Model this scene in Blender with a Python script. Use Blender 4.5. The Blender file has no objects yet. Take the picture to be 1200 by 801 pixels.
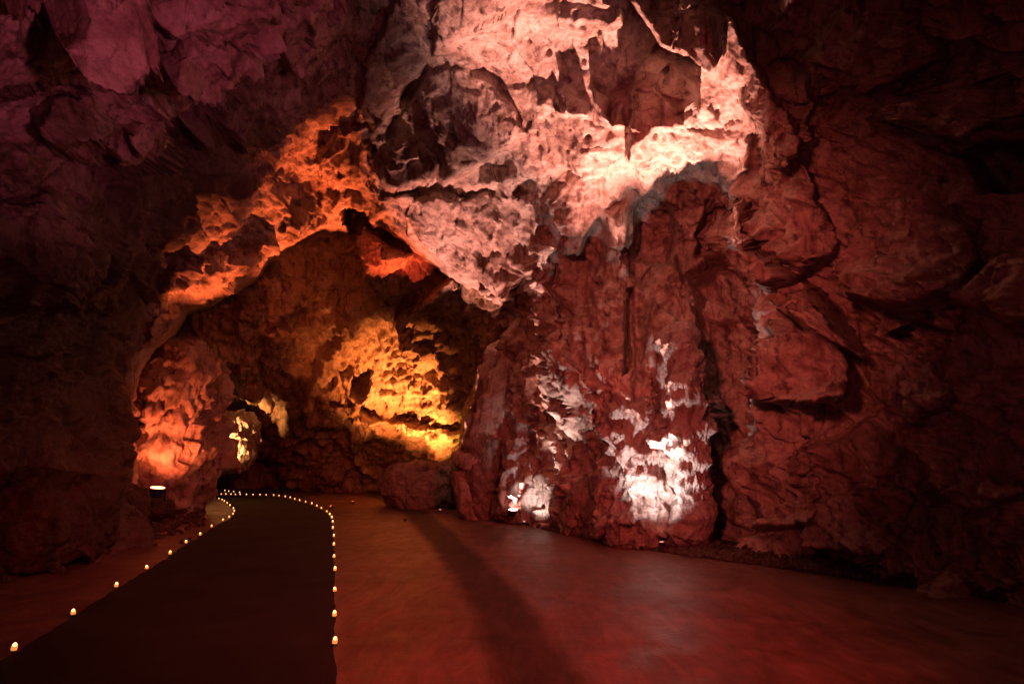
import bpy, bmesh, math, random
import numpy as np
from mathutils import Vector, Matrix, Euler

# ------------------------------------------------------------------ camera, world, exposure
scene = bpy.context.scene
COL = scene.collection
W, H, F, HORIZON, CAM_Z = 1200.0, 801.0, 750.0, 528.0, 1.5
PITCH = math.atan((HORIZON - H / 2) / F)

cam_d = bpy.data.cameras.new('camera')
cam = bpy.data.objects.new('camera', cam_d)
COL.objects.link(cam)
cam.location = (0, 0, CAM_Z)
cam.rotation_euler = (math.pi / 2 + PITCH, 0, 0)
cam_d.sensor_width = 36
cam_d.lens = 36 * F / W
cam_d.clip_end = 300
scene.camera = cam

world = bpy.data.worlds.new('World')
scene.world = world
world.use_nodes = True
bgn = world.node_tree.nodes['Background']
bgn.inputs['Color'].default_value = (0.75, 0.22, 0.12, 1)   # dim warm air of a cave, lit by lamps only
bgn.inputs['Strength'].default_value = 0.006

scene.view_settings.view_transform = 'Standard'
scene.view_settings.look = 'None'
scene.view_settings.exposure = 0
scene.view_settings.gamma = 1
scene.render.engine = 'CYCLES'
scene.cycles.use_denoising = True
scene.cycles.max_bounces = 5
scene.cycles.diffuse_bounces = 1
scene.cycles.sample_clamp_indirect = 4

rng = random.Random(7)
nrg = np.random.default_rng(7)

# ------------------------------------------------------------------ pixel <-> world
def rays(px, py):
    x = (np.asarray(px, float) - W / 2) / F
    y = (H / 2 - np.asarray(py, float)) / F
    c, s = math.cos(PITCH), math.sin(PITCH)
    return np.stack([x + 0 * y, c - s * y + 0 * x, s + c * y + 0 * x], -1)

def at_depth(px, py, Y):
    d = rays(px, py)
    return np.array([0, 0, CAM_Z]) + d * (np.asarray(Y) / d[..., 1])[..., None]

def on_floor(px, py, z=0.0):
    d = rays(px, py)
    return np.array([0, 0, CAM_Z]) + d * ((z - CAM_Z) / d[..., 2])[..., None]

# ------------------------------------------------------------------ noise (vectorised)
def _h(i, j, k, seed):
    n = (i.astype(np.int64) * 374761393 + j.astype(np.int64) * 668265263 + k.astype(np.int64) * 2147483647 + seed * 1274126177) & 0xFFFFFFFF
    n = ((n ^ (n >> 13)) * 1274126177) & 0xFFFFFFFF
    n = ((n ^ (n >> 16)) * 2246822519) & 0xFFFFFFFF
    return (n ^ (n >> 15)) & 0xFFFFFFFF

_G = nrg.normal(size=(256, 3)); _G /= np.linalg.norm(_G, axis=1)[:, None]
_G = _G.astype(np.float32)

def perlin(P, scale=1.0, seed=0):
    Q = (np.asarray(P, np.float32) / np.float32(scale))
    I = np.floor(Q).astype(np.int32); fr = Q - I
    u = fr * fr * fr * (fr * (fr * 6 - 15) + 10)
    out = 0
    for dx in (0, 1):
        wx = u[..., 0] if dx else 1 - u[..., 0]
        for dy in (0, 1):
            wy = u[..., 1] if dy else 1 - u[..., 1]
            for dz in (0, 1):
                wz = u[..., 2] if dz else 1 - u[..., 2]
                g = _G[_h(I[..., 0] + dx, I[..., 1] + dy, I[..., 2] + dz, seed) & 255]
                out = out + wx * wy * wz * (g[..., 0] * (fr[..., 0] - dx) + g[..., 1] * (fr[..., 1] - dy) + g[..., 2] * (fr[..., 2] - dz))
    return out * 1.5

def fbm(P, scale, octv=4, seed=0, gain=.5, kind='n'):
    out = 0; a = 1; tot = 0
    for o in range(octv):
        n = perlin(P, scale, seed + o * 17)
        if kind == 'r': n = 1 - 2 * np.abs(n)
        if kind == 'b': n = 2 * np.abs(n) - .5
        out = out + a * n; tot += a
        a *= gain; scale *= .48
    return out / tot

def cells(P, scale, seed=0):
    """worley: F1, F2, tilt of the nearest cell's own facet, a random number of that cell"""
    Q = np.asarray(P, np.float32) / np.float32(scale)
    I = np.floor(Q).astype(np.int32); fr = Q - I
    f1 = np.full(Q.shape[:-1], 9., np.float32); f2 = f1.copy()
    tilt = np.zeros_like(f1); rid = np.zeros_like(f1)
    for dx in (-1, 0, 1):
        for dy in (-1, 0, 1):
            for dz in (-1, 0, 1):
                h = _h(I[..., 0] + dx, I[..., 1] + dy, I[..., 2] + dz, seed)
                ox = dx + (h & 1023) / 1023. - fr[..., 0]
                oy = dy + ((h >> 10) & 1023) / 1023. - fr[..., 1]
                oz = dz + ((h >> 20) & 1023) / 1023. - fr[..., 2]
                d = np.sqrt(ox * ox + oy * oy + oz * oz).astype(np.float32)
                g = _G[(h >> 7) & 255]
                near = d < f1
                f2 = np.where(near, f1, np.minimum(f2, d))
                tilt = np.where(near, ox * g[..., 0] + oy * g[..., 1] + oz * g[..., 2], tilt)
                rid = np.where(near, (h & 4095) / 4095., rid)
                f1 = np.where(near, d, f1)
    return f1, f2, tilt, rid

def smooth(a, b, x):
    t = np.clip((x - a) / (b - a), 0, 1)
    return t * t * (3 - 2 * t)

def poly_sdf(px, py, poly):
    """signed distance in pixels, positive inside"""
    poly = np.asarray(poly, float); n = len(poly)
    d = np.full(px.shape, 1e9); inside = np.zeros(px.shape, bool)
    for i in range(n):
        a, b = poly[i], poly[(i + 1) % n]
        e = b - a; L = max(e @ e, 1e-9)
        t = np.clip(((px - a[0]) * e[0] + (py - a[1]) * e[1]) / L, 0, 1)
        d = np.minimum(d, np.hypot(px - a[0] - t * e[0], py - a[1] - t * e[1]))
        if abs(e[1]) > 1e-9:
            c = ((a[1] > py) != (b[1] > py)) & (px < e[0] * (py - a[1]) / e[1] + a[0])
            inside ^= c
    return np.where(inside, d, -d)

def tps(ctrl):
    C = np.asarray(ctrl, float); P = C[:, :2] / 600; z = C[:, 2]; n = len(P)
    def K(r2): return np.where(r2 > 1e-12, r2 * np.log(np.maximum(r2, 1e-12)), 0)
    A = np.zeros((n + 3, n + 3))
    A[:n, :n] = K(((P[:, None] - P[None]) ** 2).sum(-1)) + np.eye(n) * 1e-3
    A[:n, n] = 1; A[:n, n + 1:] = P; A[n:, :n] = A[:n, n:].T
    w = np.linalg.solve(A, np.concatenate([z, [0, 0, 0]]))
    def f(px, py):
        x = px / 600; y = py / 600
        out = w[n] + w[n + 1] * x + w[n + 2] * y
        for i in range(n):
            out = out + w[i] * K((x - P[i, 0]) ** 2 + (y - P[i, 1]) ** 2)
        return out
    return f

# ------------------------------------------------------------------ node helpers / materials
def new_mat(name):
    m = bpy.data.materials.new(name); m.use_nodes = True
    nt = m.node_tree
    return m, nt, nt.nodes['Principled BSDF']

def ramp(nt, stops):
    r = nt.nodes.new('ShaderNodeValToRGB')
    while len(r.color_ramp.elements) < len(stops): r.color_ramp.elements.new(.5)
    for e, (p, c) in zip(r.color_ramp.elements, stops):
        e.position = p; e.color = (*c, 1) if len(c) == 3 else c
    return r

def noise_node(nt, vec, scale, detail=6, rough=.6, dist=0):
    n = nt.nodes.new('ShaderNodeTexNoise')
    n.inputs['Scale'].default_value = scale; n.inputs['Detail'].default_value = detail
    n.inputs['Roughness'].default_value = rough; n.inputs['Distortion'].default_value = dist
    nt.links.new(vec, n.inputs['Vector'])
    return n

def mixc(nt, fac, a, b, mode='MIX'):
    m = nt.nodes.new('ShaderNodeMix'); m.data_type = 'RGBA'; m.blend_type = mode
    for sock, v in ((m.inputs['Factor'], fac), (m.inputs['A'], a), (m.inputs['B'], b)):
        if isinstance(v, bpy.types.NodeSocket): nt.links.new(v, sock)
        elif isinstance(v, (int, float)): sock.default_value = v
        else: sock.default_value = (*v, 1)
    return m.outputs['Result']

def rock_material(name, light, mid, dark, spec=.3, rough=(.55, .85), bump=.5, painted_shade=False):
    m, nt, b = new_mat(name)
    tc = nt.nodes.new('ShaderNodeTexCoord'); v = tc.outputs['Object']
    big = noise_node(nt, v, .55, 5, .6, .6)
    med = noise_node(nt, v, 2.3, 8, .65, .9)
    fine = noise_node(nt, v, 17, 8, .7)
    mp = nt.nodes.new('ShaderNodeMapping'); mp.inputs['Scale'].default_value = (3.2, 3.2, .45)
    nt.links.new(v, mp.inputs['Vector'])
    streak = noise_node(nt, mp.outputs['Vector'], 1.6, 7, .65, .5)
    r1 = ramp(nt, [(.3, mid), (.5, light), (.7, light)])
    nt.links.new(big.outputs['Fac'], r1.inputs['Fac'])
    r2 = ramp(nt, [(.38, (1, 1, 1)), (.56, (0, 0, 0))])
    nt.links.new(med.outputs['Fac'], r2.inputs['Fac'])
    c = mixc(nt, r2.outputs['Color'], r1.outputs['Color'], mid)
    r3 = ramp(nt, [(.52, (0, 0, 0)), (.66, (.9, .9, .9))])
    nt.links.new(streak.outputs['Fac'], r3.inputs['Fac'])
    c = mixc(nt, r3.outputs['Color'], c, dark)
    r4 = ramp(nt, [(.3, (.55, .55, .55)), (.5, (1, 1, 1)), (.75, (1.15, 1.15, 1.15))])
    nt.links.new(fine.outputs['Fac'], r4.inputs['Fac'])
    c = mixc(nt, 1.0, c, r4.outputs['Color'], 'MULTIPLY')
    if painted_shade:                                    # shade painted into the colour of the unlit wall part
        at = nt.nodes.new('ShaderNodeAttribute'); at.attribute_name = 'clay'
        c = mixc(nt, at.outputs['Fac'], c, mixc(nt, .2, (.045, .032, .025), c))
    nt.links.new(c, b.inputs['Base Color'])
    rr = nt.nodes.new('ShaderNodeMapRange')
    rr.inputs['From Min'].default_value = .35; rr.inputs['From Max'].default_value = .65
    rr.inputs['To Min'].default_value = rough[0]; rr.inputs['To Max'].default_value = rough[1]
    nt.links.new(med.outputs['Fac'], rr.inputs['Value']); nt.links.new(rr.outputs['Result'], b.inputs['Roughness'])
    b.inputs['Specular IOR Level'].default_value = spec
    # fine relief: grain plus small solution pits
    b1 = nt.nodes.new('ShaderNodeBump'); b1.inputs['Strength'].default_value = bump; b1.inputs['Distance'].default_value = .06
    nt.links.new(fine.outputs['Fac'], b1.inputs['Height'])
    f2 = noise_node(nt, v, 6, 6, .62, .4)
    b2 = nt.nodes.new('ShaderNodeBump'); b2.inputs['Strength'].default_value = bump; b2.inputs['Distance'].default_value = .16
    nt.links.new(f2.outputs['Fac'], b2.inputs['Height']); nt.links.new(b1.outputs['Normal'], b2.inputs['Normal'])
    nt.links.new(b2.outputs['Normal'], b.inputs['Normal'])
    return m

MAT = {}
MAT['rock'] = rock_material('limestone', (.50, .42, .35), (.27, .19, .145), (.075, .05, .04), bump=.35, painted_shade=True)
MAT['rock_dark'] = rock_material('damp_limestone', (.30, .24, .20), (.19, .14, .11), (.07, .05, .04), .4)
MAT['rock_ochre'] = rock_material('ochre_limestone', (.50, .39, .27), (.30, .20, .11), (.09, .055, .035), bump=.4)
MAT['gravel'] = rock_material('dark_gravel', (.13, .10, .085), (.08, .06, .05), (.035, .028, .024), .15)
MAT['clay_rock'] = rock_material('clay_covered_rock', (.10, .072, .056), (.065, .047, .037), (.03, .022, .018), .25)  # near-black copy of the rock, stands in for shade on the left
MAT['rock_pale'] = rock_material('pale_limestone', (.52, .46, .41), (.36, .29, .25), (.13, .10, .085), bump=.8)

def plain(name, col, rough=.5, metal=0, emit=None, strength=0):
    m, nt, b = new_mat(name)
    b.inputs['Base Color'].default_value = (*col, 1); b.inputs['Roughness'].default_value = rough
    b.inputs['Metallic'].default_value = metal
    if emit:
        b.inputs['Emission Color'].default_value = (*emit, 1); b.inputs['Emission Strength'].default_value = strength
    return m

# ------------------------------------------------------------------ object helpers
def link_mesh(name, verts, faces, mat, parent=None, smooth_shade=True):
    me = bpy.data.meshes.new(name)
    me.from_pydata([tuple(v) for v in verts] if not isinstance(verts, np.ndarray) else verts.tolist(), [], faces if isinstance(faces, list) else faces.tolist())
    me.update()
    if smooth_shade: me.polygons.foreach_set('use_smooth', np.ones(len(me.polygons), bool))
    me.materials.append(mat)
    o = bpy.data.objects.new(name, me); COL.objects.link(o)
    if parent: o.parent = parent
    return o

def fast_mesh(name, V, Q, mat):
    me = bpy.data.meshes.new(name)
    me.vertices.add(len(V)); me.vertices.foreach_set('co', np.asarray(V, np.float32).ravel())
    n = len(Q); k = Q.shape[1]
    me.loops.add(n * k); me.loops.foreach_set('vertex_index', Q.astype(np.int32).ravel())
    me.polygons.add(n); me.polygons.foreach_set('loop_start', np.arange(0, n * k, k, dtype=np.int32))
    me.polygons.foreach_set('use_smooth', np.ones(n, bool))
    me.update(calc_edges=True); me.validate()
    me.materials.append(mat)
    o = bpy.data.objects.new(name, me); COL.objects.link(o)
    return o

def tag(o, label=None, cat=None, group=None, kind=None):
    if label: o['label'] = label
    if cat: o['category'] = cat
    if group: o['group'] = group
    if kind: o['kind'] = kind
    return o

def empty(name, loc, rot=(0, 0, 0)):
    o = bpy.data.objects.new(name, None); COL.objects.link(o)
    o.location = loc; o.rotation_euler = rot; o.empty_display_size = .1
    return o

def bm_obj(name, bm, mat, parent=None, smooth_shade=False):
    me = bpy.data.meshes.new(name); bm.to_mesh(me); bm.free()
    if smooth_shade: me.polygons.foreach_set('use_smooth', np.ones(len(me.polygons), bool))
    me.materials.append(mat)
    o = bpy.data.objects.new(name, me); COL.objects.link(o)
    if parent: o.parent = parent
    return o

def axis(lo, hi, inner_lo, inner_hi, fine, coarse):
    a = np.arange(lo, inner_lo, coarse); b = np.arange(inner_lo, inner_hi, fine); c = np.arange(inner_hi, hi + coarse, coarse)
    return np.concatenate([a, b, c])

def grid_normals(P):
    du = np.gradient(P, axis=1); dv = np.gradient(P, axis=0)
    n = np.cross(du, dv); n /= np.linalg.norm(n, axis=-1)[..., None] + 1e-9
    s = np.sign((n * (P - np.array([0, 0, CAM_Z]))).sum(-1))
    return -n * s[..., None]

def rock_relief(P, amp, flute=0, rough=1, block=1, scallop=1):
    """height of a rock surface (metres) at world points: bulges, scallops, broken blocks, drapery, grain"""
    warp = np.stack([fbm(P, 1.3, 2, 71), fbm(P, 1.3, 2, 72), fbm(P, 1.3, 2, 73)], -1)
    Pw = P + .45 * warp
    h = .55 * fbm(Pw, 3.2, 3, 1)
    h = h + scallop * .32 * fbm(Pw, 1.5, 4, 5, .5, 'b')
    f1, f2, t, r = cells(Pw * np.array([1, 1, 1.25]), 1.15, 3)
    h = h + block * (.30 * t + .16 * (r - .5)) * smooth(0, .08, f2 - f1)
    f1, f2, t, r = cells(Pw * np.array([1, 1, 1.4]), .42, 4)
    h = h + block * (.10 * t + .04 * (r - .5))
    f1, f2, t, r = cells(P + .06 * warp, .17, 6)
    h = h + block * rough * .045 * t
    h = h + rough * .085 * fbm(Pw, .33, 4, 9, .55, 'r')
    if np.any(flute):
        Pf = (P + .12 * warp) * np.array([1, 1, .17])
        h = h + flute * (.30 * fbm(Pf, .5, 3, 21, .55, 'r') + .18 * fbm(Pf, 1.4, 2, 22, .5, 'b'))
    return h * amp

def keep_faces(P, keep):
    nv, nu = keep.shape
    idx = np.arange(nv * nu).reshape(nv, nu)
    k = keep[:-1, :-1] & keep[1:, :-1] & keep[:-1, 1:] & keep[1:, 1:]
    Q = np.stack([idx[:-1, :-1], idx[1:, :-1], idx[1:, 1:], idx[:-1, 1:]], -1)[k]
    used = np.zeros(nv * nu, bool); used[Q.ravel()] = True
    new = np.cumsum(used) - 1
    return P.reshape(-1, P.shape[-1])[used], new[Q]

def stamp(px, py, Y, poly, h, soft, profile='slab', jitter=None):
    """move rock inside an outline h metres towards the viewer side (negative: a hollow)"""
    poly = np.asarray(poly, float)
    pad = soft + 12
    x0, y0 = poly.min(0) - pad; x1, y1 = poly.max(0) + pad
    m = (px > x0) & (px < x1) & (py > y0) & (py < y1)
    d = poly_sdf(px[m], py[m], poly)
    if jitter is not None: d = d + jitter[m]
    if profile == 'slab': w = smooth(-soft * .5, soft * .5, d)
    elif profile == 'lobe':                     # grows from nothing at its top to a sharp hanging lower edge
        v = np.clip((py[m] - poly[:, 1].min()) / np.ptp(poly[:, 1]), 0, 1)
        w = smooth(-soft * .5, soft * .5, d) * (.12 + .88 * v)
    else:
        r = min(x1 - x0, y1 - y0) * .5 - pad
        t = np.clip(d / max(r, 1), 0, 1); w = np.sqrt(1 - (1 - t) ** 2)
    Y[m] -= h * w

# ------------------------------------------------------------------ CAVE VAULT: right wall, dome, left wall round the tunnel mouth
vault_ctrl = [
    (545,600,15.9),(600,607,14.5),(640,618,12.9),(700,618,12.0),(760,632,11.0),(830,640,10.6),(900,648,9.6),(1000,660,8.7),(1100,673,7.9),(1200,688,7.15),(1400,740,5.6),
    (1200,400,6.8),(1100,400,7.6),(1000,420,8.4),(930,440,9.0),(870,430,10.6),(800,400,11.0),(720,400,11.3),(660,420,11.8),(625,430,13.4),(600,420,15.0),(1400,300,5.8),(720,500,11.1),(800,520,10.7),(860,540,10.4),
    (1200,150,6.6),(1000,200,8.2),(920,260,9.3),(900,180,9.2),(820,260,11.2),(720,280,11.5),(660,300,11.9),(630,330,13.2),(580,320,14.4),
    (800,180,9.5),(740,190,9.8),(690,190,10.0),(620,220,11.4),(560,250,13.2),(820,120,9.0),
    (1200,-100,5.4),(1000,-50,6.8),(850,50,8.2),(700,80,9.0),(700,-50,7.7),(560,110,10.6),(560,0,8.6),(450,200,13.4),(450,100,11.3),(450,-50,8.0),(700,-400,5.0),
    (1500,-300,4.2),(300,50,8.3),(150,50,7.1),(0,50,6.4),(-200,0,5.4),(0,-300,4.4),(300,-300,5.2),
    (0,300,8.2),(0,500,8.6),(0,660,8.5),(-300,400,6.6),(-300,660,6.4),(150,300,10.4),(150,500,11.4),(150,640,10.6),(220,300,12.4),(210,612,13.4),
    (300,200,12.6),(300,285,14.4),(380,165,13.2),(175,450,13.6),(400,245,15.0),(500,285,14.8),
]
MOUTH = [(548,640),(549,540),(556,480),(574,438),(596,398),(614,380),(626,374),(610,358),(572,336),(534,318),(504,298),(476,272),(446,256),(424,262),
         (398,262),(372,262),(345,276),(308,294),(290,320),(262,338),(232,350),(208,356),(196,382),(176,404),(156,430),(144,470),(144,540),(150,600),(160,660)]

gx = axis(-420, 1640, -6, 1206, 1.75, 14); gy = axis(-420, 780, -6, 722, 1.75, 14)
px, py = np.meshgrid(gx, gy)
Y = tps(vault_ctrl)(px, py)
P0 = at_depth(px, py, Y)
jit = 7 * perlin(P0, .9, 31) + 5 * perlin(P0, .35, 32) + 3 * perlin(P0, .15, 33)

jit_big = 9 * perlin(P0, 1.1, 34) + 4 * perlin(P0, .5, 35)
ST = lambda poly, h, soft, profile='slab', j=.5: stamp(px, py, Y, poly, h, soft, profile, jit * j if j < 1 else jit_big * j)
# roof lip over the curtain: scalloped lower edge
ST([(600,236),(604,218),(622,206),(634,214),(640,204),(662,198),(684,204),(700,214),(716,206),(724,196),(744,202),(756,216),(770,206),(792,214),(806,196),(826,192),(842,206),(862,236),(884,262),(904,296),(940,340),(1000,300),(960,160),(860,20),(700,-60),(520,-40),(500,120),(540,210)], .45, 8, j=.6)
# hanging lobes whose faces turn away from the lamps below
ST([(735,196),(738,110),(750,84),(754,66),(772,66),(786,74),(808,96),(820,128),(812,146),(790,152),(766,150),(748,172)], 1.0, 8, 'lobe', .8)
ST([(740,6),(752,-30),(830,-30),(850,60),(836,84),(806,66),(776,50),(760,26)], .8, 10, 'lobe', .8)
ST([(688,104),(694,98),(712,118),(716,152),(702,146),(690,124)], .55, 7, 'lobe', .8)
ST([(654,112),(662,104),(676,112),(690,126),(690,142),(664,136)], .4, 7, 'lobe', .8)
ST([(630,124),(640,102),(652,118),(660,138),(640,132)], .35, 5, 'lobe')
ST([(718,134),(728,124),(732,150),(716,150)], .4, 4, 'lobe')
ST([(660,-60),(653,8),(652,36),(672,40),(682,50),(694,46),(698,37),(712,40),(729,34),(726,16),(704,8),(708,-60)], .30, 3, j=.2)
ST([(470,130),(500,92),(540,76),(576,96),(600,130),(612,160),(590,176),(560,190),(530,212),(500,196),(490,160)], .8, 8, 'lobe')
ST([(560,206),(566,196),(598,198),(602,214),(564,218)], .4, 4, 'lobe')
ST([(640,-20),(560,-40),(470,-20),(430,60),(420,140),(450,150),(470,110),(500,70),(560,30)], .5, 14)
# niche with a knob in it
ST([(434,178),(446,164),(468,160),(480,150),(496,156),(502,170),(516,180),(518,198),(500,212),(462,214),(438,204)], .75, 9, 'lobe', .9)
ST([(370,176),(400,152),(446,142),(452,162),(432,180),(430,214),(400,220),(376,208)], .4, 8)
ST([(404,262),(404,244),(418,238),(430,246),(436,262),(430,272),(410,272)], -2.0, 6, j=.3)
# scallops under the arch lip
ST([(446,250),(450,232),(470,226),(494,232),(520,226),(548,234),(566,226),(596,236),(620,228),(634,262),(630,330),(612,352),(570,330),(530,312),(500,290),(470,262)], .35, 8, j=.7)
ST([(614,362),(612,336),(620,318),(630,350),(628,372)], -.7, 5, j=.2)
ST([(560,250),(574,236),(586,262),(576,284),(558,268)], .35, 4, 'lobe')
# the curtain: pockets and ribs
ST([(656,300),(650,240),(662,208),(700,210),(704,250),(690,276),(676,300)], .55, 8, 'lobe')
ST([(742,300),(746,236),(764,226),(782,240),(790,270),(782,310)], -.7, 10)
ST([(822,300),(830,232),(842,222),(854,246),(852,290)], -.6, 10)
ST([(700,330),(712,250),(734,240),(738,330),(746,470),(730,560),(700,560),(690,450)], .45, 22)
ST([(752,480),(760,320),(790,300),(800,380),(794,500),(776,560)], .4, 20)
ST([(730,440),(736,340),(742,340),(744,430)], -.45, 6, j=.4)
ST([(806,330),(870,300),(900,420),(880,560),(880,660),(826,660),(812,520),(830,430)], -.8, 26, j=1.2)
ST([(862,250),(870,232),(904,270),(960,330),(1010,400),(1030,430),(980,420),(920,340),(880,300)], .7, 10, j=.8)
ST([(622,296),(640,290),(652,350),(668,410),(694,470),(690,500),(664,496),(640,440),(624,380)], .75, 14, j=.9)
# right wall: ledges, boulders wedged in it, holes
ST([(1064,128),(1072,104),(1100,112),(1140,96),(1260,50),(1260,110),(1180,140),(1136,164),(1100,152)], .9, 5, 'lobe', .8)
ST([(1148,184),(1180,166),(1260,176),(1260,240),(1180,240)], -.8, 12, j=1)
ST([(1056,396),(1080,378),(1134,392),(1120,410),(1080,410)], -.8, 8, j=.7)
ST([(908,462),(930,418),(990,408),(1012,440),(998,472)], .9, 5, 'lobe', .8)
ST([(880,560),(884,506),(920,474),(976,480),(956,520),(966,610),(890,626)], .4, 10, 'lobe', .8)
ST([(956,540),(1000,496),(1060,506),(1090,580),(1056,650),(960,640)], .45, 10, 'lobe', .8)
ST([(1080,520),(1140,470),(1240,480),(1260,560),(1180,590),(1100,570)], .4, 10, 'lobe', .8)
ST([(1110,690),(1130,620),(1200,610),(1260,660),(1260,730),(1140,720)], .4, 10, 'lobe', .8)
ST([(1030,460),(1010,420),(1060,410),(1140,420),(1150,470),(1090,490)], .7, 12, 'lobe', .8)
ST([(870,120),(900,60),(960,80),(980,160),(940,200),(890,170)], .6, 10, 'lobe', 1)
ST([(960,60),(1010,-20),(1100,0),(1110,60),(1050,100),(990,96)], .6, 10, 'lobe', 1)
ST([(1010,360),(1030,250),(1100,220),(1160,280),(1150,350),(1080,366)], .7, 14, 'lobe', 1)
ST([(1150,360),(1180,270),(1260,250),(1280,360),(1220,400)], .8, 14, 'lobe', 1)
# overhanging ledges of the left ceiling
ST([(-420,-420),(420,-420),(404,20),(372,96),(334,140),(282,176),(262,160),(226,168),(206,140),(196,178),(186,192),(140,190),(120,168),(60,178),(36,206),(0,214),(-120,240),(-420,240)], 1.2, 14, j=1.2)
ST([(-420,-420),(410,-420),(330,20),(300,60),(262,80),(230,104),(180,96),(110,110),(40,118),(-60,120),(-420,150)], 1.0, 12, j=1.4)
ST([(276,180),(250,150),(262,120),(300,110),(330,130),(320,160)], 1.0, 10, 'lobe', 1)
ST([(60,176),(44,140),(70,116),(120,124),(134,160),(110,190)], 1.1, 10, 'lobe', 1)
ST([(160,186),(150,150),(166,132),(196,140),(196,170),(180,190)], .6, 6, 'lobe', .6)
ST([(210,100),(180,60),(220,30),(290,40),(290,80),(250,104)], 1.1, 10, 'lobe', 1)
ST([(80,70),(60,20),(110,-20),(180,0),(170,56),(120,80)], 1.1, 10, 'lobe', 1)
ST([(330,60),(320,0),(380,-30),(420,20),(400,90),(360,110)], 1.1, 12, 'lobe', 1)
ST([(60,230),(120,260),(140,320),(110,352),(-60,360),(-60,240)], .6, 30, j=1)
ST([(190,344),(210,318),(260,300),(306,282),(300,312),(262,336),(226,346)], .5, 10, j=.8)
ST([(174,404),(182,380),(214,366),(208,386),(190,408)], .5, 8, j=.6)

# the rim turns inwards and runs back into the tunnel
dm = poly_sdf(px, py, MOUTH) + jit * .55
t = np.clip((dm + 3) / 30, 0, 1)
Y = Y + np.where(t > 0, 1.2 * t ** 1.2 + 11 * np.clip((dm - 6) / 22, 0, 1) ** 1.6, 0)

def soft_box(cx, cy, rx, ry):
    return np.exp(-((px - cx) / rx) ** 2 - ((py - cy) / ry) ** 2)
dome_w = np.clip(soft_box(640, 110, 190, 120), 0, 1)
curtain = np.clip(soft_box(760, 400, 120, 190), 0, 1)
lip = np.clip(soft_box(520, 280, 110, 70), 0, 1)
P = at_depth(px, py, Y)
Nn = grid_normals(P0)
amp = .95 - .42 * dome_w - .15 * curtain - .5 * lip
h = rock_relief(P, amp, flute=.55 * curtain, rough=1 + .4 * curtain - .55 * dome_w - .5 * lip, block=1 - .55 * dome_w, scallop=np.clip(1 - .5 * dome_w - .4 * lip, .3, 1))
dg = np.array([.55, -.5, -.67]); Pd = P - .82 * (P @ dg)[..., None] * dg      # right wall: long planes sloping down to the right
h = h + smooth(820, 960, px) * .55 * fbm(Pd, .8, 4, 131, .55, 'r')
h = h * (1 - .85 * smooth(-4, 10, dm))
# small solution pits
f1, f2, tt, rr = cells(P, .22, 50)
h = h - .09 * smooth(.34, .12, f1) * (rr > .62) * np.clip(dome_w + lip + .5 * curtain + .25, 0, 1)
P = P + Nn * h[..., None]
# mask of painted shade: darkens the left wall below the ceiling ledges
painted_shade = smooth(-3.0, -4.4, P[..., 0] + .5 * fbm(P, 1.6, 3, 111)) * np.maximum(smooth(5.0, 4.0, P[..., 2] + .5 * fbm(P, 1.2, 3, 112)), smooth(7.6, 9.2, P[..., 1]) * smooth(7.6, 6.6, P[..., 2] + .5 * fbm(P, 1.2, 3, 113)))
painted_shade = painted_shade * smooth(13.2, 12.0, P[..., 1] + .4 * fbm(P, 1.0, 3, 114))
keep = (P[..., 2] > -.6) & (dm < 29) & ~((dm > 4) & (P[..., 2] < -.05))
V, Q = keep_faces(np.concatenate([P, painted_shade[..., None]], -1), keep)
shade_v = V[:, 3]; V = V[:, :3]
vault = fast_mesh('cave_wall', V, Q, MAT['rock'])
vault.data.attributes.new('clay', 'FLOAT', 'POINT').data.foreach_set('value', shade_v.astype(np.float32))
tag(vault, kind='structure')

# ------------------------------------------------------------------ TUNNEL behind the mouth
tun_ctrl = [(120,300,16.5),(160,420,17),(120,560,19),(170,520,20),(230,340,17.2),(300,300,17.2),(300,400,19),(230,450,19.5),(240,560,30),(290,566,29.5),(200,590,30),(330,572,26.0),(280,500,24),
            (340,330,18.6),(400,290,17.6),(440,290,16.9),(460,320,17.2),(390,400,20.6),(400,470,22.3),(350,520,24),(380,576,24.6),(450,578,23.8),(470,440,21.6),(470,500,22.4),(545,510,20.6),(560,590,21.6),(480,372,20),
            (560,390,18.2),(620,410,17),(525,345,17.2),(570,350,16.6),(440,240,16.6),(660,620,20),(660,300,16.5),(640,500,19),(300,220,17)]
gx = np.arange(120, 660, 1.6); gy = np.arange(215, 612, 1.6)
px, py = np.meshgrid(gx, gy)
Y = tps(tun_ctrl)(px, py)
P0 = at_depth(px, py, Y)
jit = 6 * perlin(P0, 1.1, 41) + 4 * perlin(P0, .4, 42) + 2 * perlin(P0, .2, 43)
stamp(px, py, Y, [(414,288),(432,262),(446,272),(456,284),(486,296),(476,312),(448,318),(432,328),(420,310)], 1.3, 6, 'dome', jitter=jit * .3)        # red hanging block
stamp(px, py, Y, [(462,374),(470,364),(500,348),(518,334),(534,322),(540,334),(520,346),(498,360),(478,374)], .7, 5, jitter=jit * .25)
stamp(px, py, Y, [(336,478),(360,466),(420,470),(428,482),(470,494),(520,500),(566,506),(560,522),(500,512),(440,496),(400,494),(340,494)], .8, 7, jitter=jit * .7)  # shelf
stamp(px, py, Y, [(412,452),(414,430),(436,426),(438,446),(430,460)], -.9, 5, jitter=jit * .4)
stamp(px, py, Y, [(420,530),(440,505),(500,516),(520,530),(500,550),(440,552)], -1.0, 10, jitter=jit * .6)
stamp(px, py, Y, [(376,420),(392,400),(400,350),(440,340),(480,356),(520,400),(540,440),(560,470),(540,490),(480,480),(440,470),(380,470),(360,460)], .5, 16, jitter=jit)
stamp(px, py, Y, [(262,430),(280,418),(302,430),(310,456),(296,474),(270,476)], .8, 10, 'dome', jitter=jit * .4)
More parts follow.
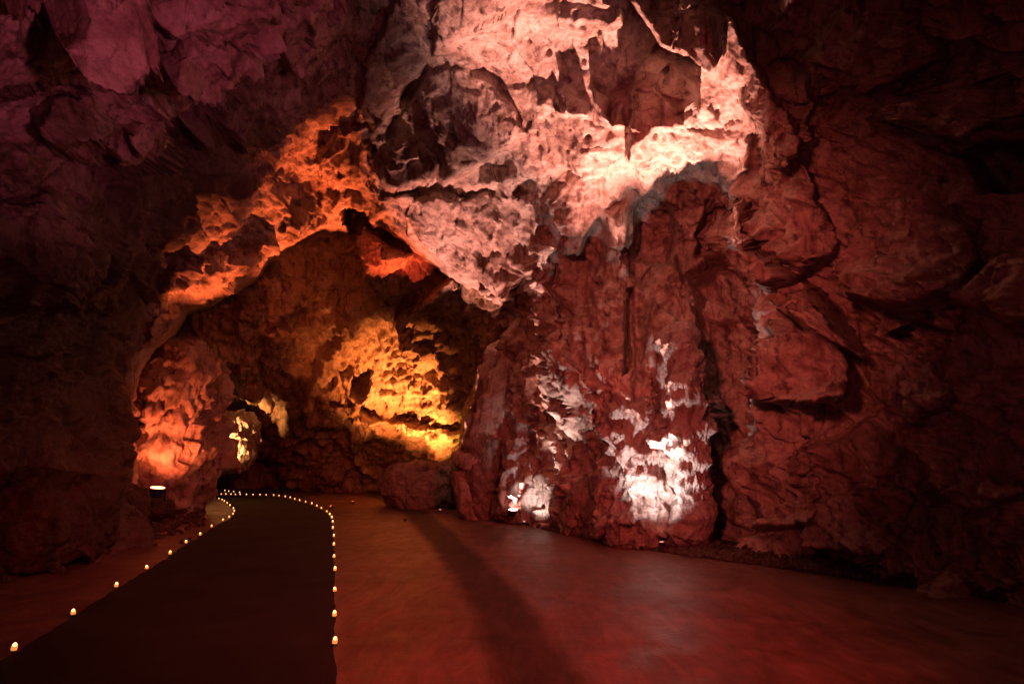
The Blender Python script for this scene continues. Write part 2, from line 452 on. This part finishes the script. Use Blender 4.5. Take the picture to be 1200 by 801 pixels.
stamp(px, py, Y, [(306,386),(320,376),(334,382),(330,392),(312,392)], .6, 5, jitter=jit * .2)
stamp(px, py, Y, [(200,470),(230,420),(300,480),(330,540),(320,585),(200,585)], -.6, 24, jitter=jit)
P = at_depth(px, py, Y)
Nn = grid_normals(P0)
flute = .5 * np.exp(-((px - 480) / 90) ** 2 - ((py - 450) / 70) ** 2)
h = rock_relief(P, 1.05, flute=flute, rough=1.3, block=1.1)
# bedding: thin layered ledges across the back wall
lay = perlin(P * np.array([.5, .5, 3.2]), .8, 61); h = h + .16 * np.abs(lay)
P = P + Nn * h[..., None]
keep = P[..., 2] > -.5
V, Q = keep_faces(P, keep)
tunnel = fast_mesh('tunnel_wall', V, Q, MAT['rock_ochre'])
tag(tunnel, kind='structure')

# ------------------------------------------------------------------ FLOOR and PATH
LEFT_PX = [(16,760),(86,718),(136,686),(172,665),(199,648),(218,635),(234.5,626),(248,616.5),(261,609.3),(268.6,606),(273.1,602),(274.5,598.8),(273.5,595.5),(269.5,592.2),(266.2,589.4),(262.7,587.3),(260.2,585.7),(256.5,584.1),(251.3,583.1),(246,582.4),(241.2,582),(234.9,581.7)]
RIGHT_PX = [(392,752),(392,720),(392.7,691),(392.7,667),(391.3,652),(391.2,638),(391.2,627.7),(389.8,618.6),(389.9,611.7),(389,606.5),(386.6,602.8),(382.9,599.2),(376.6,595.3),(371.2,592.7),(365.3,590.2),(358.1,588),(351,586.2),(345.3,584.7),(340,583),(334.2,581.9),(327,580.9),(320.7,580.3),(311.8,579.9),(304.8,579.8),(296.6,579.6),(288.9,579.5),(281.5,579.2),(276,579.2),(270.7,579),(264.8,579),(259.3,578.9),(254,578.8),(247,578.7)]
FAR_PX = [(280.7,577),(273.8,576),(267.9,575.6),(263.4,574.6),(252.9,574.4),(241,574.3),(232.6,574.3),(289.6,569.6)]
left_w = np.array([on_floor(x, y, .035) for x, y in LEFT_PX]); right_w = np.array([on_floor(x, y, .035) for x, y in RIGHT_PX]); far_w = np.array([on_floor(x, y, .035) for x, y in FAR_PX])

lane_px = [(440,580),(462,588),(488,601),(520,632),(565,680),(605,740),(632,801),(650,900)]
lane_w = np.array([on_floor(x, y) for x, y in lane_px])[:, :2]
def seg_dist(p, line):
    d = np.full(len(p), 1e9)
    for a, b in zip(line[:-1], line[1:]):
        e = b - a; t = np.clip(((p - a) @ e) / (e @ e), 0, 1)
        d = np.minimum(d, np.linalg.norm(p - a - t[:, None] * e, axis=1))
    return d

fx = np.concatenate([np.arange(-24, -9, .5), np.arange(-9, 7, .07), np.arange(7, 12, .5)]); fy = np.concatenate([np.arange(-8, 2.5, .4), np.arange(2.5, 18, .07), np.arange(18, 36, .3)])
X, Yf = np.meshgrid(fx, fy)
FP = np.stack([X, Yf, 0 * X], -1)
FP[..., 2] = .004 * fbm(FP, 2.5, 3, 81) + .0016 * fbm(FP, .5, 3, 82)
V, Q = keep_faces(FP, np.ones(X.shape, bool))
m, nt, b = new_mat('worn_concrete')
tc = nt.nodes.new('ShaderNodeTexCoord'); v = tc.outputs['Object']
n1 = noise_node(nt, v, .45, 6, .6, .8); n2 = noise_node(nt, v, 2.6, 8, .7, .5); n3 = noise_node(nt, v, 24, 6, .7)
r1 = ramp(nt, [(.3, (.135, .072, .056)), (.5, (.215, .118, .092)), (.72, (.275, .155, .122))]); nt.links.new(n1.outputs['Fac'], r1.inputs['Fac'])
r2 = ramp(nt, [(.34, (.62, .6, .58)), (.6, (1, 1, 1))]); nt.links.new(n2.outputs['Fac'], r2.inputs['Fac'])
c = mixc(nt, 1.0, r1.outputs['Color'], r2.outputs['Color'], 'MULTIPLY')
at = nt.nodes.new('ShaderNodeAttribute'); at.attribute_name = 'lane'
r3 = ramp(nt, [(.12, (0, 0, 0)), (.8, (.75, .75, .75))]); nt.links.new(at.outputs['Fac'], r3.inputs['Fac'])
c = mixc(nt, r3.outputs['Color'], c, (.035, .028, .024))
sc = nt.nodes.new('ShaderNodeMapping'); sc.inputs['Scale'].default_value = (1, .25, 1); sc.inputs['Rotation'].default_value = (0, 0, .5); nt.links.new(v, sc.inputs['Vector'])
n4 = noise_node(nt, sc.outputs['Vector'], 5, 9, .75, 1.2)
r5 = ramp(nt, [(.42, (.72, .72, .72)), (.55, (1, 1, 1)), (.68, (1.3, 1.28, 1.26))]); nt.links.new(n4.outputs['Fac'], r5.inputs['Fac'])
c = mixc(nt, 1.0, c, r5.outputs['Color'], 'MULTIPLY')
nt.links.new(c, b.inputs['Base Color'])
r4 = ramp(nt, [(.35, (.3, .3, .3)), (.65, (.6, .6, .6))]); nt.links.new(n2.outputs['Fac'], r4.inputs['Fac'])
rg = mixc(nt, r3.outputs['Color'], r4.outputs['Color'], (.8, .8, .8))
nt.links.new(rg, b.inputs['Roughness'])
b.inputs['Specular IOR Level'].default_value = .13
b1 = nt.nodes.new('ShaderNodeBump'); b1.inputs['Strength'].default_value = .25; b1.inputs['Distance'].default_value = .012; nt.links.new(n3.outputs['Fac'], b1.inputs['Height'])
b2 = nt.nodes.new('ShaderNodeBump'); b2.inputs['Strength'].default_value = .5; b2.inputs['Distance'].default_value = .03; nt.links.new(n2.outputs['Fac'], b2.inputs['Height']); nt.links.new(b1.outputs['Normal'], b2.inputs['Normal'])
nt.links.new(b2.outputs['Normal'], b.inputs['Normal'])
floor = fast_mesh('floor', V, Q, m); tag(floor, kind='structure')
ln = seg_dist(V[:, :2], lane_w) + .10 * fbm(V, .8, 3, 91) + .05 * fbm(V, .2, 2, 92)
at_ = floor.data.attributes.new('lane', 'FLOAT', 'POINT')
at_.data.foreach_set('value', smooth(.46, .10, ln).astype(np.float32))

# dark path between the two rows of candles
def extend(line, back, fwd):
    a = line[0] + (line[0] - line[2]) / np.linalg.norm(line[0] - line[2]) * back
    return np.vstack([a[None], line, (line[-1] + np.array(fwd))[None]])
near_l = np.array([on_floor(-190, 900), on_floor(-56, 802)]); near_r = np.array([on_floor(399, 900), on_floor(395, 801)])
Lx = extend(np.vstack([near_l, left_w]), 6, (-6, .8, 0)); Rx = extend(np.vstack([near_r, right_w]), 6, (-6, .6, 0))
def resample(line, n, widen):
    s = np.concatenate([[0], np.cumsum(np.linalg.norm(np.diff(line, axis=0), axis=1))]); u = np.linspace(0, s[-1], n)
    q = np.stack([np.interp(u, s, line[:, k]) for k in range(3)], 1)
    for _ in range(6): q[1:-1] = .25 * q[:-2] + .5 * q[1:-1] + .25 * q[2:]
    return q
n = 240
A = resample(Lx, n, 0); B = resample(Rx, n, 0)
A[:, 0] += .012 * nrg.normal(size=n); B[:, 0] += .008 * nrg.normal(size=n)   # worn edges
pv, pf = [], []
cols = 9
for i in range(n):
    for k in range(cols):
        q = A[i] + (B[i] - A[i]) * (k / (cols - 1))
        pv.append((q[0], q[1], .009 + (.004 if 0 < k < cols - 1 else -.006)))
for i in range(n - 1):
    for k in range(cols - 1):
        a = i * cols + k
        pf.append((a, a + 1, a + cols + 1, a + cols))
m, nt, b = new_mat('dark_path')
tc = nt.nodes.new('ShaderNodeTexCoord'); v = tc.outputs['Object']
n1 = noise_node(nt, v, 1.1, 6, .65, .5); n3 = noise_node(nt, v, 60, 5, .7)
r1 = ramp(nt, [(.3, (.022, .019, .017)), (.7, (.040, .034, .030))]); nt.links.new(n1.outputs['Fac'], r1.inputs['Fac'])
nt.links.new(r1.outputs['Color'], b.inputs['Base Color'])
b.inputs['Roughness'].default_value = .9; b.inputs['Specular IOR Level'].default_value = .12
b1 = nt.nodes.new('ShaderNodeBump'); b1.inputs['Strength'].default_value = .5; b1.inputs['Distance'].default_value = .01; nt.links.new(n3.outputs['Fac'], b1.inputs['Height'])
nt.links.new(b1.outputs['Normal'], b.inputs['Normal'])
path = link_mesh('path', pv, pf, m); tag(path, kind='structure')

# ------------------------------------------------------------------ loose ROCKS at the foot of the walls
_ico = {}
def ico(sub):
    if sub not in _ico:
        bm = bmesh.new(); bmesh.ops.create_icosphere(bm, subdivisions=sub, radius=1)
        bm.verts.ensure_lookup_table()
        _ico[sub] = (np.array([v.co[:] for v in bm.verts]), np.array([[l.index for l in f.verts] for f in bm.faces])); bm.free()
    return _ico[sub]

def rock(name, centre, half, rot, seed, mat, label, cat='rock', group=None, sub=6, amp=1.0, box=.5, flute=0, taper=0, spiky=0):
    D, Fc = ico(sub)
    # between ball and block, then broken and grained
    q = D / (np.abs(D) ** 4).sum(1)[:, None] ** .25
    V = D * (1 - box) + q * box
    if taper: V[:, :2] *= (1 - taper * (V[:, 2:] * .5 + .5))
    V = V * np.array(half)
    Nv = D / np.array(half); Nv /= np.linalg.norm(Nv, axis=1)[:, None]
    S = V + seed * 13.7
    s = max(half)
    h = .22 * s * fbm(S, 1.1 * s, 3, seed)
    f1, f2, t, r = cells(S, .75 * s, seed); h = h + s * (.20 * t + .08 * (r - .5))
    f1, f2, t, r = cells(S, .3 * s, seed + 5); h = h + s * .08 * t
    h = h + .10 * s * fbm(S, .3 * s, 4, seed + 9, .55, 'r')
    if spiky: h = h + spiky * .16 * s * fbm(S * np.array([1, 1, .55]), .16 * s, 4, seed + 15, .6, 'r')
    if flute: h = h + flute * .22 * s * fbm(S * np.array([1, 1, .2]), .3 * s, 3, seed + 11, .55, 'r')
    V = V + Nv * (h * amp)[:, None]
    o = fast_mesh(name, V, Fc, mat)
    o.location = centre; o.rotation_euler = rot
    tag(o, label, cat, group)
    return o

def rock_px(name, box_px, Yd, thick, seed, mat, label, rot=(0, 0, 0), sink=.12, **kw):
    x0, y0, x1, y1 = box_px
    c = at_depth((x0 + x1) / 2, (y0 + y1) / 2, Yd)
    a = at_depth(x0, (y0 + y1) / 2, Yd); e = at_depth(x1, (y0 + y1) / 2, Yd)
    tp = at_depth((x0 + x1) / 2, y0, Yd); bt = at_depth((x0 + x1) / 2, y1, Yd)
    return rock(name, c, ((e[0] - a[0]) / 2, thick, (tp[2] - bt[2]) / 2 + sink * .5), rot, seed, mat, label, **kw)

rock_px('leaning_slab', (546, 402, 614, 606), 15.2, .75, 3, MAT['rock'], 'tall dark red leaning slab at the right side of the tunnel mouth', rot=(0, .16, .2), box=.6, taper=.45, flute=.4, amp=.6)
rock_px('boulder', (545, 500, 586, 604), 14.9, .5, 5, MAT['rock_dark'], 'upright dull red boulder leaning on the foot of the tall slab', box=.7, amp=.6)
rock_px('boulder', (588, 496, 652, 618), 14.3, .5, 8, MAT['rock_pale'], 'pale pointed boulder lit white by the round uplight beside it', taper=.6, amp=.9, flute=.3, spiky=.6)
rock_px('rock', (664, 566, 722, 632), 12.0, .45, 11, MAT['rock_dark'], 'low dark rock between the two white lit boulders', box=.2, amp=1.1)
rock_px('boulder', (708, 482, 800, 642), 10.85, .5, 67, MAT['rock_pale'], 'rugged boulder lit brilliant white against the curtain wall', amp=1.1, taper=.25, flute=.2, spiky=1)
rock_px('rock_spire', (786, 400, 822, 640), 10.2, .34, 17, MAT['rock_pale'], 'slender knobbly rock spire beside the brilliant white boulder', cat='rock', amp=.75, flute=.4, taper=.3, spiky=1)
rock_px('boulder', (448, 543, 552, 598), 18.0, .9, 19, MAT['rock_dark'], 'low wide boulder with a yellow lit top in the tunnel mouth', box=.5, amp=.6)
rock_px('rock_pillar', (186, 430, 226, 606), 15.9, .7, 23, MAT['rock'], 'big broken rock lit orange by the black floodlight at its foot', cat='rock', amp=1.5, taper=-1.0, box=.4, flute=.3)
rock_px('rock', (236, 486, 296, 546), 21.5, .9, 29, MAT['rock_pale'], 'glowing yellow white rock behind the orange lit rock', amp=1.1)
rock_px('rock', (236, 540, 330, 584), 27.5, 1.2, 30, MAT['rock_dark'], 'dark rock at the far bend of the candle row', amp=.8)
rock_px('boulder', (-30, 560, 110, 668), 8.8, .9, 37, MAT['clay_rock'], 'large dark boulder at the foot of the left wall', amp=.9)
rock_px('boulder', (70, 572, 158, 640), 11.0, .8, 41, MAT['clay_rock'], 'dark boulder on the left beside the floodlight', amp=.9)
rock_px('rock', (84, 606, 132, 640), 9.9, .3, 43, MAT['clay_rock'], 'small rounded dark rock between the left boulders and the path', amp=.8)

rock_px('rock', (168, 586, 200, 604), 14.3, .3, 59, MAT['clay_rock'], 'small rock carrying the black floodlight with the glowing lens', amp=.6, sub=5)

# ------------------------------------------------------------------ GRAVEL verge along the foot of the right wall
base_px = [(520,594),(545,600),(600,611),(640,621),(700,634),(800,651),(900,664),(1000,678),(1100,693),(1200,708),(1400,742),(1700,800)]
bw = np.array([on_floor(x, y) for x, y in base_px])
bw_r = resample(bw, 260, 0)
tg = np.gradient(bw_r, axis=0); tg /= np.linalg.norm(tg, axis=1)[:, None]
nm = np.stack([-tg[:, 1], tg[:, 0], 0 * tg[:, 0]], 1)
if nm[100, 1] < 0: nm = -nm
gv, gf = [], []
offs = np.linspace(0, 1.1, 12)
for i in range(len(bw_r)):
    for k, o_ in enumerate(offs):
        q = bw_r[i] + nm[i] * (o_ + (.02 * math.sin(i * 1.7) if k == 0 else 0))
        gv.append((q[0], q[1], -.01 if k == 0 else .02 + .10 * min(1, o_ / .5)))
gv = np.array(gv); gv[:, 2] += np.where(gv[:, 2] > 0, .05 * fbm(gv, .35, 3, 101) + .03 * fbm(gv, .09, 2, 102), 0)
nk = len(offs)
gf = np.array([(i * nk + k, i * nk + k + 1, (i + 1) * nk + k + 1, (i + 1) * nk + k) for i in range(len(bw_r) - 1) for k in range(nk - 1)])
verge = fast_mesh('verge', gv, gf, rock_material('dirt', (.10, .075, .06), (.07, .052, .042), (.03, .024, .02), .1, bump=.9))
tag(verge, kind='structure')
D, Fc = ico(1)
sv, sf = [], []
k = 0
for _ in range(5200):
    i = rng.randrange(len(bw_r) - 1); u = rng.random()
    o_ = abs(rng.gauss(.12, .22)) + .01
    if o_ > .95: continue
    q = bw_r[i] * (1 - u) + bw_r[i + 1] * u + nm[i] * o_
    s = rng.uniform(.018, .05) * (1.6 if rng.random() < .1 else 1)
    z = .02 + .10 * min(1, o_ / .5)
    Rm = np.array(Euler((rng.random() * 6, rng.random() * 6, rng.random() * 6)).to_matrix())
    vv = (D * (1 + .25 * nrg.normal(size=(len(D), 1)))) * np.array([1, .8, .6]) * s @ Rm.T + np.array([q[0], q[1], z])
    sv.append(vv); sf.append(Fc + k); k += len(D)
gravel = fast_mesh('gravel', np.vstack(sv), np.vstack(sf), MAT['gravel'])
gravel.data.polygons.foreach_set('use_smooth', np.zeros(len(gravel.data.polygons), bool))
tag(gravel, 'loose dark gravel along the foot of the right cave wall', 'gravel', kind='stuff')
sv, sf = [], []; k = 0
for _ in range(700):
    u = rng.random(); x_ = -20 + 260 * u
    q = on_floor(x_, 668 - .25 * max(x_, 0) + rng.gauss(-6, 9))
    s = rng.uniform(.03, .09)
    Rm = np.array(Euler((rng.random() * 6, rng.random() * 6, rng.random() * 6)).to_matrix())
    vv = (D * (1 + .25 * nrg.normal(size=(len(D), 1)))) * np.array([1, .8, .6]) * s @ Rm.T + np.array([q[0], q[1], .02])
    sv.append(vv); sf.append(Fc + k); k += len(D)
rub = fast_mesh('rubble', np.vstack(sv), np.vstack(sf), MAT['gravel'])
rub.data.polygons.foreach_set('use_smooth', np.zeros(len(rub.data.polygons), bool))
tag(rub, 'loose dark rubble along the foot of the left cave wall', 'rubble', kind='stuff')

# ------------------------------------------------------------------ CABLES lying on the verge
MAT['rubber'] = plain('black_rubber', (.03, .027, .025), .45)
def cable(pts, label, r=.014):
    P_ = resample(np.array(pts, float), 40, 0); bm = bmesh.new(); rings = []
    T_ = np.gradient(P_, axis=0)
    for q, t_ in zip(P_, T_):
        t_ = Vector(t_).normalized(); u_ = t_.cross(Vector((0, 0, 1))).normalized(); w_ = u_.cross(t_)
        rings.append([bm.verts.new(Vector(q) + r * (math.cos(a) * u_ + math.sin(a) * w_)) for a in np.linspace(0, 2 * math.pi, 8, endpoint=False)])
    for a, b_ in zip(rings[:-1], rings[1:]):
        for i in range(8): bm.faces.new((a[i], a[(i + 1) % 8], b_[(i + 1) % 8], b_[i]))
    bm.faces.new(rings[0][::-1]); bm.faces.new(rings[-1])
    o = bm_obj('cable', bm, MAT['rubber'], None, True); tag(o, label, 'cable')
cable([on_floor(990, 672, .10), on_floor(1008, 664, .16), on_floor(1030, 661, .20), on_floor(1052, 666, .16), on_floor(1078, 684, .06), on_floor(1100, 688, .05)], 'thin black cable arching over the gravel by the right wall')
cable([on_floor(1160, 694, .08), on_floor(1180, 692, .11), on_floor(1215, 692, .12), on_floor(1260, 708, .07)], 'short black cable lying against the foot of the right wall')

# ------------------------------------------------------------------ CANDLES
MAT['cup'] = plain('candle_cup', (.75, .45, .2), .4, emit=(1, .36, .07), strength=.8)
MAT['flame'] = plain('candle_flame', (1, .8, .5), .4, emit=(1, .46, .15), strength=4)
MAT['base'] = plain('candle_base', (.05, .04, .03), .5)
def lathe(prof, seg=12):
    bm = bmesh.new(); rings = []
    for r, z in prof:
        rings.append([bm.verts.new((r * math.cos(2 * math.pi * a / seg), r * math.sin(2 * math.pi * a / seg), z)) for a in range(seg)])
    for a, b_ in zip(rings[:-1], rings[1:]):
        for i in range(seg):
            bm.faces.new((a[i], a[(i + 1) % seg], b_[(i + 1) % seg], b_[i]))
    bm.faces.new(rings[0][::-1]); bm.faces.new(rings[-1])
    return bm
def make_candle():
    r = empty('candle', (0, 0, 0))
    bm_obj('base', lathe([(.024, 0), (.026, .004), (.024, .010), (.020, .0105)]), MAT['base'], r, True)
    bm_obj('cup', lathe([(.019, .010), (.021, .014), (.022, .034), (.020, .037), (.012, .036)]), MAT['cup'], r, True)
    bm_obj('flame', lathe([(.006, .034), (.014, .040), (.0155, .047), (.011, .055), (.002, .061)], 10), MAT['flame'], r, True)
    return r
proto = make_candle(); first = True
def copy_tree(o, parent=None):
    c = o.copy(); COL.objects.link(c); c.parent = parent
    for ch in o.children: copy_tree(ch, c)
    return c
for pts, lab, grp in ((left_w, 'small glowing candle along the wall side edge of the dark path', 'candles on the left wall side of the path'),
                      (right_w, 'small glowing candle along the open floor edge of the dark path', 'candles on the open floor side of the path'),
                      (far_w, 'tiny candle in the far row deep inside the tunnel', 'candles deep in the tunnel')):
    for p in pts:
        o = proto if first else copy_tree(proto)
        first = False
        o.location = (p[0], p[1], .016); o.rotation_euler = (rng.uniform(-.1, .1), rng.uniform(-.1, .1), rng.random() * 6)
        s = rng.uniform(.85, 1.02); o.scale = (s, s, s * rng.uniform(.9, 1.12))
        tag(o, lab, 'candle', grp)

# ------------------------------------------------------------------ FLOODLIGHTS
MAT['housing'] = plain('black_housing', (.015, .015, .016), .45, .3)
def floodlight(loc, aim, watts, colour, angle, blend, label, size=.11, radius=.06, lens_power=None, beam_aim=None):
    """lamp head on a bracket; the head points at aim"""
    loc = Vector(loc); aim = Vector(aim)
    root = empty('floodlight', loc); tag(root, label, 'floodlight')
    d = (aim - (loc + Vector((0, 0, size * 1.5)))).normalized()
    R_ = d.to_track_quat('Z', 'Y').to_matrix().to_4x4()
    T = Matrix.Translation((0, 0, size * 1.5)) @ R_
    bm = lathe([(size * .55, -size * .9), (size * .8, -size * .7), (size * .85, size * .1), (size, size * .2), (size, size * .45), (size * .9, size * .45), (size * .86, size * .34)], 20)
    hs = bm_obj('housing', bm, MAT['housing'], root); hs.matrix_local = T
    lm = plain('lens', (.9, .9, .9), .2, emit=colour, strength=lens_power or 30)
    ls = bm_obj('lens', lathe([(size * .87, size * .40), (size * .86, size * .47), (size * .4, size * .54)], 20), lm, hs)
    bm = bmesh.new()
    yaw = math.atan2(d.y, d.x) + math.pi / 2
    for s in (-1, 1):
        r = bmesh.ops.create_cube(bm, size=1)
        bmesh.ops.scale(bm, vec=(size * .12, size * .35, size * 1.7), verts=r['verts']); bmesh.ops.translate(bm, vec=(s * size * 1.12, 0, size * .85), verts=r['verts'])
    r = bmesh.ops.create_cube(bm, size=1)
    bmesh.ops.scale(bm, vec=(size * 2.36, size * .5, size * .12), verts=r['verts']); bmesh.ops.translate(bm, vec=(0, 0, size * .05), verts=r['verts'])
    br = bm_obj('bracket', bm, MAT['housing'], root); br.rotation_euler = (0, 0, yaw)
    ld = bpy.data.lights.new('beam', 'SPOT'); ld.energy = watts; ld.color = colour; ld.spot_size = math.radians(angle); ld.spot_blend = blend; ld.shadow_soft_size = radius
    lo = bpy.data.objects.new('beam', ld); COL.objects.link(lo); lo.parent = root
    if beam_aim: d = (Vector(beam_aim) - (loc + Vector((0, 0, size * 1.5)))).normalized()    # asymmetric reflector
    q = d.to_track_quat('-Z', 'Y')
    lo.matrix_local = Matrix.Translation(Vector((0, 0, size * 1.5)) + d * size * .7) @ q.to_matrix().to_4x4()
    return root

def A_(px_, py_, Y_): return tuple(at_depth(px_, py_, Y_))

PINK = (1, .36, .29); WHITE = (1, .74, .72); ORANGE = (1, .15, .042); RED = (1, .125, .095); MAG = (1, .15, .27)
# uplights along the foot of the curtain wall, slim and tiny ones added
p = on_floor(601, 614)
floodlight((p[0], p[1], .10), A_(610, 320, 13.3), 3000, PINK, 54, .7, 'round uplight with glowing white lens at the foot of the pale pointed boulder', size=.10, lens_power=40)
floodlight((-1.75, 16.0, .02), A_(565, 285, 14.3), 5000, PINK, 44, .8, 'slim uplight on the floor before the leaning slab aimed at the arch lip', size=.04, lens_power=.5)  # added lamp, brightens the arch lip
p = on_floor(632, 622)
floodlight((p[0], p[1], .06), A_(628, 550, 14.0), 110, WHITE, 60, .7, 'tiny uplight in the gravel aimed at the pale pointed boulder', size=.03, lens_power=.5)  # extra lamp added to whiten the pale boulder
p = on_floor(614, 619)
floodlight((p[0], p[1], .08), A_(655, 390, 11.6), 800, (1, .62, .56), 56, .8, 'slim uplight between the pale pointed boulder and the low dark rock', size=.03, lens_power=.5)  # added to light the left edge of the curtain
p = A_(752, 648, 9.45)
floodlight((p[0], p[1], .10), A_(780, 475, 10.6), 380, WHITE, 80, .8, 'small uplight sunk in the gravel before the brilliant white boulder', size=.03, lens_power=.5)
p = on_floor(776, 649)
floodlight((p[0], p[1], .10), A_(725, 125, 9), 11000, PINK, 44, .8, 'black uplight in the gravel aimed at the dome', size=.04, lens_power=.5)
# lamps of the tunnel, slim ones added
floodlight((-2.9, 19.5, .02), A_(450, 262, 14.8), 6500, ORANGE, 24, .8, 'black floodlight deep in the tunnel mouth aimed up at the arch rim')
floodlight((-4.5, 18.6, .02), A_(355, 262, 14.8), 8000, ORANGE, 26, .8, 'slim floodlight on the bare floor beside the path aimed at the arch rim', size=.04, lens_power=.5)  # added fixture with a dim lens, brightens the arch rim
floodlight((-4.7, 17.1, .02), A_(240, 318, 13.2), 6500, ORANGE, 19, .8, 'slim floodlight close beside the candles on the bare floor aimed at the rim', size=.04, lens_power=.5)  # added lamp for the orange on the lower left rim
q = A_(183, 588, 13.5)
floodlight(q, (q[0] + .15, q[1] - .1, q[2] + 1.4), 1500, (1, .15, .05), 84, .8, 'black floodlight with glowing lens at the foot of the orange lit rock', size=.15, lens_power=25, beam_aim=A_(212, 480, 15.2))
floodlight(A_(256, 562, 19.4), A_(266, 512, 21), 2400, (1, .40, .13), 60, .6, 'small floodlight under the glowing yellow white rock', size=.05, lens_power=4)
floodlight((-3.0, 19.1, .02), A_(485, 455, 21.4), 4800, (1, .25, .06), 80, .8, 'floodlight behind the low wide boulder aimed at the ochre back wall')
floodlight((-2.1, 19.2, .02), A_(545, 520, 20.6), 300, (1, .44, .07), 70, .7, 'yellow floodlight behind the low wide boulder aimed at the tunnel corner')
floodlight((-3.3, 20.3, .02), A_(395, 410, 20.8), 300, (1, .22, .04), 40, .7, 'floodlight on the tunnel floor aimed at the back wall ledges', lens_power=2)
floodlight((-2.3, 14.2, .0), A_(466, 312, 16.2), 2600, (1, .075, .04), 17, .8, 'slim red floodlight on the open floor aimed at the hanging block', size=.03, lens_power=.5)  # added lamp that reddens the face of the hanging block
# lamps of the hall above and behind the viewer, with added deep red fills
floodlight((3.2, -.6, 4.4), (-1.1, 8.4, 0), 3300, (1, .075, .055), 56, 1, 'deep red floodlight hung behind the viewer aimed at the concrete floor', size=.2, radius=.4)  # unseen fill added to redden the floor
floodlight((-1.8, .3, 3.4), A_(780, 385, 10.6), 2050, RED, 48, 1, 'red wash floodlight hung above the viewer aimed at the right wall', size=.2, radius=.3)
floodlight((-.8, -1.0, 1.7), A_(300, 390, 18), 700, (1, .07, .04), 17, 1, 'deep red floodlight on a bracket behind the viewer aimed into the tunnel', size=.15, radius=.15)  # unseen fill added for dim red inside the tunnel
floodlight((3.0, -1.0, .3), A_(185, 30, 6.4), 900, MAG, 36, .9, 'magenta wash floodlight behind the viewer aimed at the left ceiling', size=.2, radius=.2)
floodlight((-.6, -1.2, .3), A_(610, 70, 10), 600, (1, .24, .34), 22, 1, 'lilac wash floodlight behind the viewer aimed at the dome', size=.2, radius=.2)
